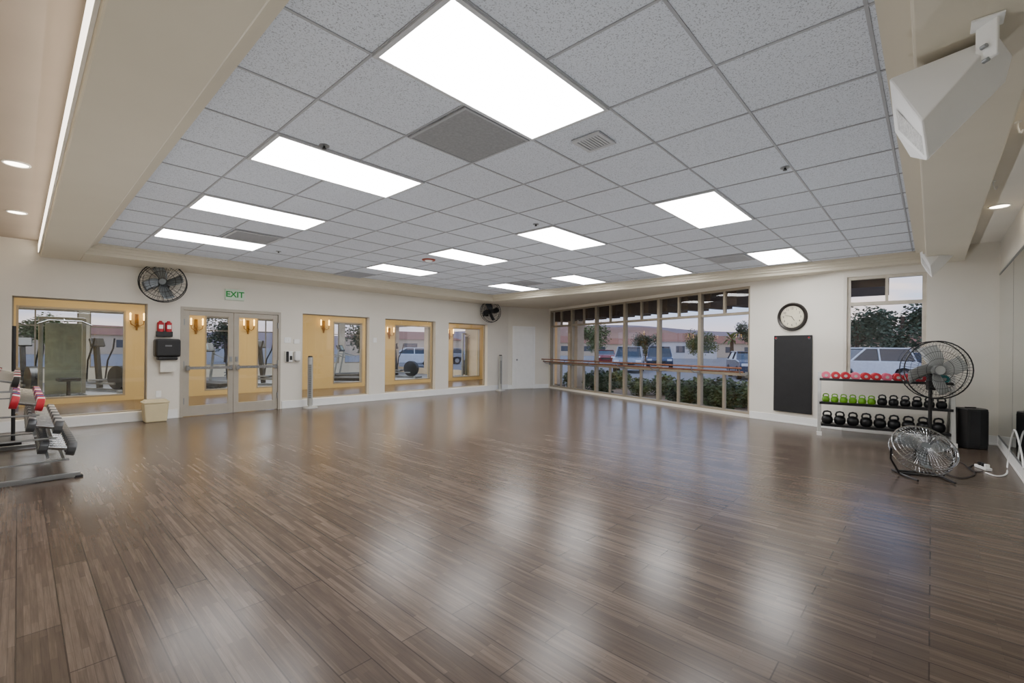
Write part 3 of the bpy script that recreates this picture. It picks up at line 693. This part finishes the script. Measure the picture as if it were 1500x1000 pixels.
# floor fan
p = onZ(1354, 700, 0); t = thing('floor_fan', 'low chrome caged floor fan tilted upward near the mirror', 'fan', (p.x, p.y, 0), math.radians(-62))
hd = bpy.data.objects.new('fan_head', None); C.objects.link(hd); hd.parent = t; hd.location = (0, .03, .30); hd.rotation_euler = (math.radians(-46), 0, 0)
fan_head(hd, .28, 3, M_CHROME, M_LBLADE, 48, .15, (1, .88, .76, .64, .52, .4, .28), wr=.0018)
b = MB()
for s in (-1, 1): b.tube([(s*.16,-.20,.014),(s*.18,.0,.014),(s*.2,.06,.02),(s*.285,.05,.18),(s*.29,.03,.30)],.011); b.tube([(s*.18,.0,.014),(s*.18,.24,.014)],.011)
b.tube([(-.18,.1,.014),(.18,.1,.014)],.011); b.tube([(-.18,.22,.014),(.18,.22,.014)],.011)
b.build('stand', M_BLACK, t, smooth=True)
cord('power_cord', [onZ(a, b_, z) for a, b_ in ((1385,693),(1408,700),(1428,694),(1420,684),(1432,680),(1442,686))], .006, M_CORD, parent=t)
# floor speaker
p = onZ(1431, 656, 0); t = thing('floor_speaker', 'black upright floor speaker beside the mirror corner', 'speaker', (p.x, p.y+.06, 0), math.radians(-60))
prof = [(-.15,.14),(-.17,-.02),(-.12,-.13),(0,-.16),(.12,-.13),(.17,-.02),(.15,.14)]
MB().prism(prof, 0, .56).build('cabinet', M_BLACK, t, bevel=.012)
MB().prism([(-.125,-.125),(0,-.172),(.125,-.125),(.115,-.12),(0,-.16),(-.115,-.12)], .06, .53).build('grille', M_RUB, t)
MB().mm((-.06,.0,.56),(.06,.03,.575)).build('handle', M_RUB, t)
cord('extension_cord', [onZ(1444,692,z), onZ(1460,697,z), onZ(1474,694,z), (8.0,YS+.06,.01), (7.9,YS+.05,.25), (7.5,YS+.05,.5), (7.0,YS+.05,.35), (6.8,YS+.05,.2)], .008, M_WHITE, 'white extension cord looping up the mirror edge')
p = onZ(1440, 687, 0); t = thing('power_strip', 'white power strip with black plugs on the floor', 'power strip', (p.x, p.y, 0), .4)
MB().box((0,0,.02),(.22,.06,.035)).build('housing', M_WHITE, t, bevel=.006)
for k in range(3): MB().box((-.07+k*.06,0,.055),(.035,.04,.04)).build('plug', M_BLACK if k else M_WHITE, t, bevel=.005)

# ---------------------------------------------------------------- wall speakers hung from right beam
near = [(1350,178),(1358,236),(1474,120),(1484,82),(1462,52)]; far = [(1302,116),(1310,192),(1334,231),(1440,62)]
dn = 1.92; df = 2.2
pts = [at(x, y, dn) for x, y in near] + [at(x, y, df) for x, y in far]
ctr = sum(pts, Vector())/len(pts)
M_SPK = mat('white_speaker', (242,242,241), .5, var=.01)
t = thing('wall_speaker', 'large white angular speaker hanging from the right beam', 'speaker', ctr)
MB().hull([p-ctr for p in pts]).build('cabinet', M_SPK, t, bevel=.008)
br = at(1446, 78, dn-.02)-ctr
ztop = ZS - ctr.z
MB().bar((br.x, br.y, br.z-.03), (br.x, br.y, ztop), .09, .012, up=tuple(RGT)).mm((br.x-.05, br.y-.05, ztop-.012), (br.x+.05, br.y+.05, ztop)).build('bracket', M_WHITE, t, bevel=.004)
for x, y in ((1445,66),(1448,86)):
    q = at(x, y, dn-.035)-ctr; MB().cyl(q, q+FWD*.02, .009).build('bolt', M_STEEL, t)
q = [at(x, y, d)-ctr for x, y, d in ((1312,160,df-.05),(1350,200,dn+.02),(1354,228,dn+.02),(1316,190,df-.05))]
off = -FWD*.004 - RGT*.004
MB().hull([v+off for v in q] + [v+off*.2 for v in q]).build('grille', mat('grille_white',(206,206,204),.7,var=.2,scale=90), t)
tgt = at(1374, 374, 6.6)
o2 = dup(t, tgt, label='small looking white angular speaker hanging at far end of the right beam')

# ---------------------------------------------------------------- left dumbbell rack
lr = thing('dumbbell_rack', 'grey steel four tier dumbbell rack against the left wall', 'rack', (0, 6.42, 0))
RL = 2.2
tiers = [(.24, .26), (.47, .17), (.71, .05), (.95, -.10)]
for y in (0, RL):
    b = MB(); b.bar((-.24,y,.03),(.44,y,.03),.05,.045); b.bar((-.20,y,.03),(-.20,y,1.0),.04,.04)
    for z_, x_ in tiers: b.bar((-.20,y,z_-.05),(x_+.10,y,z_-.05),.025,.018)
    b.build('side_frame', M_STEEL, lr, bevel=.004)
    MB().mm((-.26,y-.04,0),(-.2,y+.04,.02)).build('foot', M_RUB, lr); MB().mm((.40,y-.04,0),(.46,y+.04,.02)).build('foot', M_RUB, lr)
for z_, x_ in tiers:
    for s in (-1, 1): MB().bar((x_+s*.055,-.02,z_-.024-s*.012),(x_+s*.055,RL,z_-.024-s*.012),.022,.016).build('tier_rail', M_STEEL, lr)
M_BLUE = mat('blue_vinyl', (50,80,150), .4)
tn = ['bottom', 'second', 'third', 'top']
for k, (z_, x_) in enumerate(tiers):
    for i in range(13):
        j = i % 4
        m, cn = (((M_DB, 'dark grey'),)*4, ((M_DB, 'dark grey'), (M_SILV, 'silver'), (M_DB, 'dark grey'), (M_SILV, 'silver')), ((M_RED, 'red'), (M_WHITE, 'white'), (M_RED, 'red'), (M_BLUE, 'blue')), ((M_BLACK, 'black'), (M_WHITE, 'white'), (M_RED, 'red'), (M_BLACK, 'black')))[k][j]
        r = (.074, .070, .066, .056)[k]
        o = dumbbell('dumbbell', (x_, 6.48+i*.157, z_-.002), -PI/2, '%s dumbbell, %s from the near end on the %s tier of left rack' % (cn, ORD[i], tn[k]), m, r, (.27,.25,.23,.2)[k], 'dumbbells on the left rack %s tier' % tn[k], 10 if k < 2 else 14)
        o.rotation_euler = (math.radians(-12), 0, -PI/2)
t = thing('bar_stand', 'stand holding black exercise bars upright in the left corner', 'bar stand', (-.10, 9.3, 0))
MB().mm((-.16,-.3,0),(.14,.3,.06)).bar((-.15,-.28,.02),(-.15,-.28,.84),.03,.03).bar((-.15,.28,.02),(-.15,.28,.84),.03,.03).bar((-.15,-.28,.82),(-.15,.28,.82),.03,.03).build('frame', M_BLACK, t)
for i in range(4):
    q = MB().cyl((.06,-.22+i*.14,.061),(.06,-.22+i*.14,1.55+.05*(i % 2)),.02).build('exercise_bar', M_RUB, smooth=True)
    q.location = (-.10, 9.3, 0); tag(q, 'black upright exercise bar, %s from the near side of the corner stand' % ORD[i], 'exercise bar', 'upright exercise bars')

# ---------------------------------------------------------------- outside
GZ = -.15
M_ASPH = mat('asphalt', (132,128,126), .9, var=.1, scale=2, bump=.1)
struct(MB().mm((-150,-250,GZ-.2),(450,450,GZ)).build('ground_parking_lot', M_ASPH), cat='ground')
st = MB(); st.prism([tuple(WW.pt(-1, .25, 0)[:2]), tuple(WW.pt(WW.L+1.5, .25, 0)[:2]), tuple(WW.pt(WW.L+1.5, 4.2, 0)[:2]), tuple(WW.pt(-1, 4.2, 0)[:2])], GZ-.05, GZ+.04)
struct(st.build('ground_planting_strip', mat('gravel_bed', (150,128,102), .95, var=.25, scale=20)), cat='ground')
b = MB().mm((-1,.2,2.86),(WW.L+.8,2.1,2.95)); struct(b.build('ceiling_eave', mat('eave_cream',(214,196,168),.8), Mx=WW.mx()), cat='eave')
n_r = 13
for i in range(n_r):
    x = -.2 + i*(WW.L+.2)/(n_r-1)
    struct(MB().mm((x-.14,.25,2.32),(x+.14,1.0,2.86)).build('trim_%d' % (10+i), M_BROWN, Mx=WW.mx()), 'dark brown timber rafter of the outside eave', 'rafter')
struct(MB().mm((RW.L-2.2,.2,2.45),(RW.L-1.25,1.8,2.62)).build('trim_30', M_BROWN, Mx=RW.mx()), 'brown eave outside the small window', 'eave')
cp = WW.pt(.35, .9, GZ); struct(MB().mm((-.2,-.2,0),(.2,.2,3.0)).build('trim_31', M_STUC, Mx=Matrix.Translation(cp)), 'tan stucco column outside the window wall', 'column')
def bush(loc, r, lab, m=M_LEAF, n=900):
    t = thing('shrub', lab, 'shrub', loc)
    b = MB()
    for _ in range(n):
        d = Vector((random.gauss(0,1), random.gauss(0,1), random.gauss(0,1))).normalized()*(r*(.7+.4*random.random())); d.x *= 1.25; d.z = d.z*.8 + r*.75
        a = random.random()*6.28; s = r*.08
        u = Vector((math.cos(a), math.sin(a), random.uniform(-.6,.6)))*s; v = Vector((-math.sin(a), math.cos(a), random.uniform(-1,1)))*s*.7
        b.quad([d-u-v, d+u-v, d+u+v, d-u+v])
    b.ball((0,0,r*.72),(r*.85,r*.72,r*.6),12)
    b.build('foliage', m, t); MB().cyl((0,0,0),(0,0,r*.4),.03).build('stem', M_BARK, t)
def outp(px, d):
    r = ray(px, 510); p = O + r*d; p.z = GZ; return p
for px, off_, r, lab in ((880,1.2,.5,'green shrub outside, left of the silver suv view'), (1003,1.1,.44,'green shrub outside beneath middle of the window wall'), (1055,1.2,.5,'green shrub outside near the right window bays'), (1090,2.4,.42,'green shrub outside at the rightmost window bay'), (938,2.0,.36,'low green shrub outside in front of parked cars'), (845,1.6,.45,'green shrub outside near the far window bays'), (972,2.8,.42,'green shrub outside just left of the middle bay, set back'), (908,3.2,.42,'green shrub set back outside below the parked silver suv'), (1028,3.0,.42,'green shrub set back outside between two right bays')):
    p = WW.hit(px, 510, off_); p.z = GZ+.04
    bush(p, r, lab, M_LEAF2 if r < .44 else M_LEAF)
def tree(loc, H, R, lab, m=M_LEAF, n=3500, trunk=.14, ls=.04):
    t = thing('tree', lab, 'tree', loc); b = MB()
    blobs = [(Vector((random.uniform(-.6,.6)*R, random.uniform(-.6,.6)*R, H-R*random.uniform(.4,1.4))), R*random.uniform(.35,.6)) for _ in range(9)]
    for _ in range(n):
        c, rr = random.choice(blobs)
        d = c + Vector((random.gauss(0,1), random.gauss(0,1), random.gauss(0,1))).normalized()*rr*(.4+.75*random.random())
        s = R*ls; a = random.random()*6.28
        u = Vector((math.cos(a), math.sin(a), random.uniform(-.6,.6)))*s; v = Vector((-math.sin(a), math.cos(a), random.uniform(-1,1)))*s*.7
        b.quad([d-u-v, d+u-v, d+u+v, d-u+v])
    b.build('foliage', m, t)
    tr = MB().tube([(0,0,0),(.1,0,H*.25),(0,.05,H*.5),(0,0,H*.8)], trunk, 8)
    for c, rr in blobs[:5]: tr.tube([(0,.03,H*.4), c], trunk*.35, 5)
    tr.build('trunk', M_BARK, t, smooth=True)
M_LEAFD = mat('evergreen_leaf', (74,90,68), .9, var=.5, scale=2)
tree(outp(1256,38), 5.2, 2.4, 'bushy dark green tree outside at left of the small window', M_LEAFD, 3600)
tree(outp(1322,42), 6.0, 3.0, 'bushy dark green tree outside at right of the small window', M_LEAFD, 3600)
tree(outp(872,60), 5, 2.2, 'distant tree beyond the parking lot, leftmost', M_LEAF2)
tree(outp(946,58), 3.6, 1.6, 'small distant tree behind the parked pickup', M_LEAFD)
tree(outp(1028,62), 4.4, 2.0, 'distant tree right of the white house', M_LEAF2)
tree(outp(1098,62), 5.4, 2.0, 'distant tree at the right of the window wall', M_LEAFD)
p = outp(1072, 45); t = thing('palm_tree', 'small palm tree beyond the parking lot', 'palm tree', p)
MB().cyl((0,0,0),(0,0,2.6),.22,.15).build('trunk', M_BARK, t, smooth=True)
b = MB()
for k in range(26):
    a = k*2.4; el = random.uniform(-.3,1.1); L_ = 1.2
    c0 = Vector((0,0,2.6)); d = Vector((math.cos(a)*math.cos(el), math.sin(a)*math.cos(el), math.sin(el)))
    w = Vector((-math.sin(a), math.cos(a), 0))*.14; e1 = c0+d*L_*.6; e2 = c0+d*L_+Vector((0,0,-.3))
    b.quad([c0, e1-w, e2, e1+w])
b.build('fronds', M_LEAF2, t)
def car(loc, rz, paint, lab, H=1.7, pickup=False):
    t = thing('pickup_truck' if pickup else 'car', lab, 'truck' if pickup else 'car', loc, rz)
    L_ = 4.7; W = 1.85; m = paint
    R = Matrix.Rotation(PI/2, 4, 'X')
    body = [(-L_/2,.35),(-L_/2+.05,.95),(-L_/2+.2,1.02),(1.0,1.05),(L_/2-.25,.95),(L_/2,.75),(L_/2,.35),(1.95,.33),(1.8,.62),(1.45,.7),(1.1,.62),(.95,.33),(-.95,.33),(-1.1,.62),(-1.45,.7),(-1.8,.62),(-1.95,.33)]
    MB().prism(body, -W/2, W/2, R).build('body', m, t, bevel=.04)
    x0 = -L_/2+.25 if not pickup else -.9
    MB().hull([(x, s*W/2*.94, 1.0) for x in (x0, 1.15) for s in (-1,1)] + [(x, s*W/2*.78, H-.03) for x in (x0+.25, .3) for s in (-1,1)]).build('windows', mat('car_glass',(30,36,42),.1,.0,spec=.8), t, bevel=.03)
    b = MB().mm((x0+.2,-W/2*.8,H-.05),(.36,W/2*.8,H+.02))
    for s in (-1,1):
        for xa, xb in ((x0, x0+.25), (1.15, .3)): b.bar((xa, s*W/2*.94, 1.0), (xb, s*W/2*.79, H-.02), .07, .07)
        b.bar((-.3, s*W/2*.95, 1.0), (-.3, s*W/2*.8, H-.02), .07, .07)
    b.build('roof', m, t, bevel=.02)
    for x in (-1.45, 1.45):
        for s in (-1,1):
            wh = MB().cyl((x, s*W/2*1.0, .35),(x, s*W/2*.78, .35),.35,n=24).build('wheel', M_RUB, t, smooth=True)
            MB().cyl((x, s*W/2*1.01, .35),(x, s*W/2*.95, .35),.2,n=16).build('rim', M_STEEL, wh, smooth=True)
    for s in (-1,1):
        MB().box((L_/2-.02, s*.68, .78),(.06,.32,.14)).build('headlight', M_WHITE, t, bevel=.02)
        MB().box((-L_/2+.02, s*.75, .85),(.06,.2,.2)).build('taillight', M_RED, t, bevel=.02)
    MB().box((L_/2, 0, .62),(.04,.9,.16)).build('grille', M_BLACK, t)
    return t
PW = mat('white_paint',(225,228,232),.25,coat=.5); PG_ = mat('silver_paint',(150,156,164),.25,.5); PB = mat('navy_paint',(58,68,88),.25,.3,coat=.5)
PR = mat('dark_red_paint',(130,44,44),.25,.2,coat=.5)
car(outp(1262,24), math.radians(130), PW, 'white suv parked outside the small window')
car(outp(1338,30), math.radians(130), PB, 'dark car parked right of the white suv', 1.45)
car(outp(922,31), math.radians(205), PG_, 'silver suv parked in view of window wall center', 1.7)
car(outp(966,35), math.radians(205), PB, 'dark blue pickup parked beside the silver suv', 1.75, True)
car(outp(1100,25), math.radians(205), PB, 'dark car partly hidden at right edge of window wall', 1.45)
car(outp(888,46), math.radians(210), PR, 'dark red car parked far off in the left window bays', 1.45)
car(outp(600,36), math.radians(150), PW, 'white car seen through third interior window', 1.5)
car(outp(645,43), math.radians(150), PG_, 'silver car farther off behind third interior window', 1.5)
def house(loc, rz, w, d, h_, lab, mw, roofc=(150,100,78)):
    t = thing('house', lab, 'house', loc, rz)
    MB().mm((-w/2,-d/2,0),(w/2,d/2,h_)).build('walls', mw, t)
    MB().hull([(-w/2-.4,-d/2-.4,h_),(w/2+.4,-d/2-.4,h_),(w/2+.4,d/2+.4,h_),(-w/2-.4,d/2+.4,h_),(-w/4,0,h_+1.7),(w/4,0,h_+1.7)]).build('roof', mat('roof_tile',roofc,.8,var=.2), t)
    for k in range(3):
        x = -w/3 + k*w/3
        MB().box((x,-d/2,h_*.55),(w*.12,.1,h_*.4)).build('window', mat('house_glass',(70,78,88),.2), t)
    return t
PWH = mat('white_stucco',(215,210,205),.8)
for px, d, w, lab, m in ((985,85,13,'white house beyond the lot at window wall center',PWH), (905,130,16,'tan house beyond the lot toward the left bays',M_STUC), (1055,100,12,'tan house beyond the palm tree',M_STUC), (1330,80,12,'house beyond the trees outside small window',M_STUC), (825,110,16,'tan house farthest left beyond the lot',M_STUC)):
    q = outp(px, d); house(q, AA-PI/2, w, 8, 3.0, lab, m)
q = outp(150, 78); house(q, .6, 18, 8, 3.2, 'tan house beyond the gym windows at left', M_STUC)
q = outp(590, 95); house(q, -.2, 24, 8, 3.2, 'tan house behind the cars beyond the gym windows', M_STUC)
tree(outp(60,44), 4.6, 2.0, 'green tree beyond the gym at left', M_LEAF2); tree(outp(540,44), 4.6, 2.2, 'green tree beyond gym windows near cars', M_LEAFD); tree(outp(330,42), 4.6, 2.2, 'green tree beyond the glass doors', M_LEAFD)
def hills(name, d, base, amp, m, x0, x1, lab, seed):
    random.seed(seed); ph = [random.random()*6 for _ in range(5)]; b = MB(); rows = []
    for i in range(121):
        px = x0 + (x1-x0)*i/120; p = outp(px, d)
        u = i/120*10; hgt = base + amp*(math.sin(u*.7+ph[0])+.5*math.sin(u*1.9+ph[1])+.25*math.sin(u*4.1+ph[2]))
        dirv = (p-O); dirv.z = 0; dirv.normalize()
        rows.append([b.bm.verts.new(p), b.bm.verts.new(p + dirv*d*.25 + UP*max(1, hgt)), b.bm.verts.new(p + dirv*d*.6)])
    for r0, r1 in zip(rows, rows[1:]):
        for k in range(2): b.bm.faces.new((r0[k], r1[k], r1[k+1], r0[k+1]))
    return struct(b.build(name, m, smooth=True), lab, 'hills')
hills('ground_hills_near', 230, 14, 4, mat('brown_hill',(150,112,90),.95,var=.15,scale=.05), 700, 1600, 'brown desert hills beyond the houses', 3)
hills('ground_hills_far', 420, 20, 6, mat('purple_hill',(140,122,122),.95,var=.1,scale=.02), 0, 1700, 'hazy hills on the horizon', 5)

# ---------------------------------------------------------------- world
w = bpy.data.worlds.new('dusk_sky'); bpy.context.scene.world = w; w.use_nodes = True; nt = w.node_tree; bg = nt.nodes['Background']; L = nt.links.new
tc = nt.nodes.new('ShaderNodeTexCoord'); sp = nt.nodes.new('ShaderNodeSeparateXYZ'); L(tc.outputs['Generated'], sp.inputs[0])
r = nt.nodes.new('ShaderNodeValToRGB'); e_ = r.color_ramp.elements
e_[0].position = 0; e_[0].color = (*srgb((236,204,196)), 1); e_[1].position = .35; e_[1].color = (*srgb((128,162,218)), 1); k = e_.new(.09); k.color = (*srgb((172,194,232)), 1)
L(sp.outputs['Z'], r.inputs[0])
mp = nt.nodes.new('ShaderNodeMapping'); mp.inputs['Scale'].default_value = (3, 3, 16); L(tc.outputs['Generated'], mp.inputs[0])
n = nt.nodes.new('ShaderNodeTexNoise'); n.inputs['Scale'].default_value = 1.6; n.inputs['Detail'].default_value = 6; L(mp.outputs[0], n.inputs['Vector'])
cr = nt.nodes.new('ShaderNodeValToRGB'); cr.color_ramp.elements[0].position = .48; cr.color_ramp.elements[1].position = .68; L(n.outputs['Fac'], cr.inputs[0])
mx = nt.nodes.new('ShaderNodeMix'); mx.data_type = 'RGBA'; L(cr.outputs[0], mx.inputs[0]); L(r.outputs[0], mx.inputs[6]); mx.inputs[7].default_value = (*srgb((244,224,222)), 1)
L(mx.outputs[2], bg.inputs['Color']); bg.inputs['Strength'].default_value = 2.2
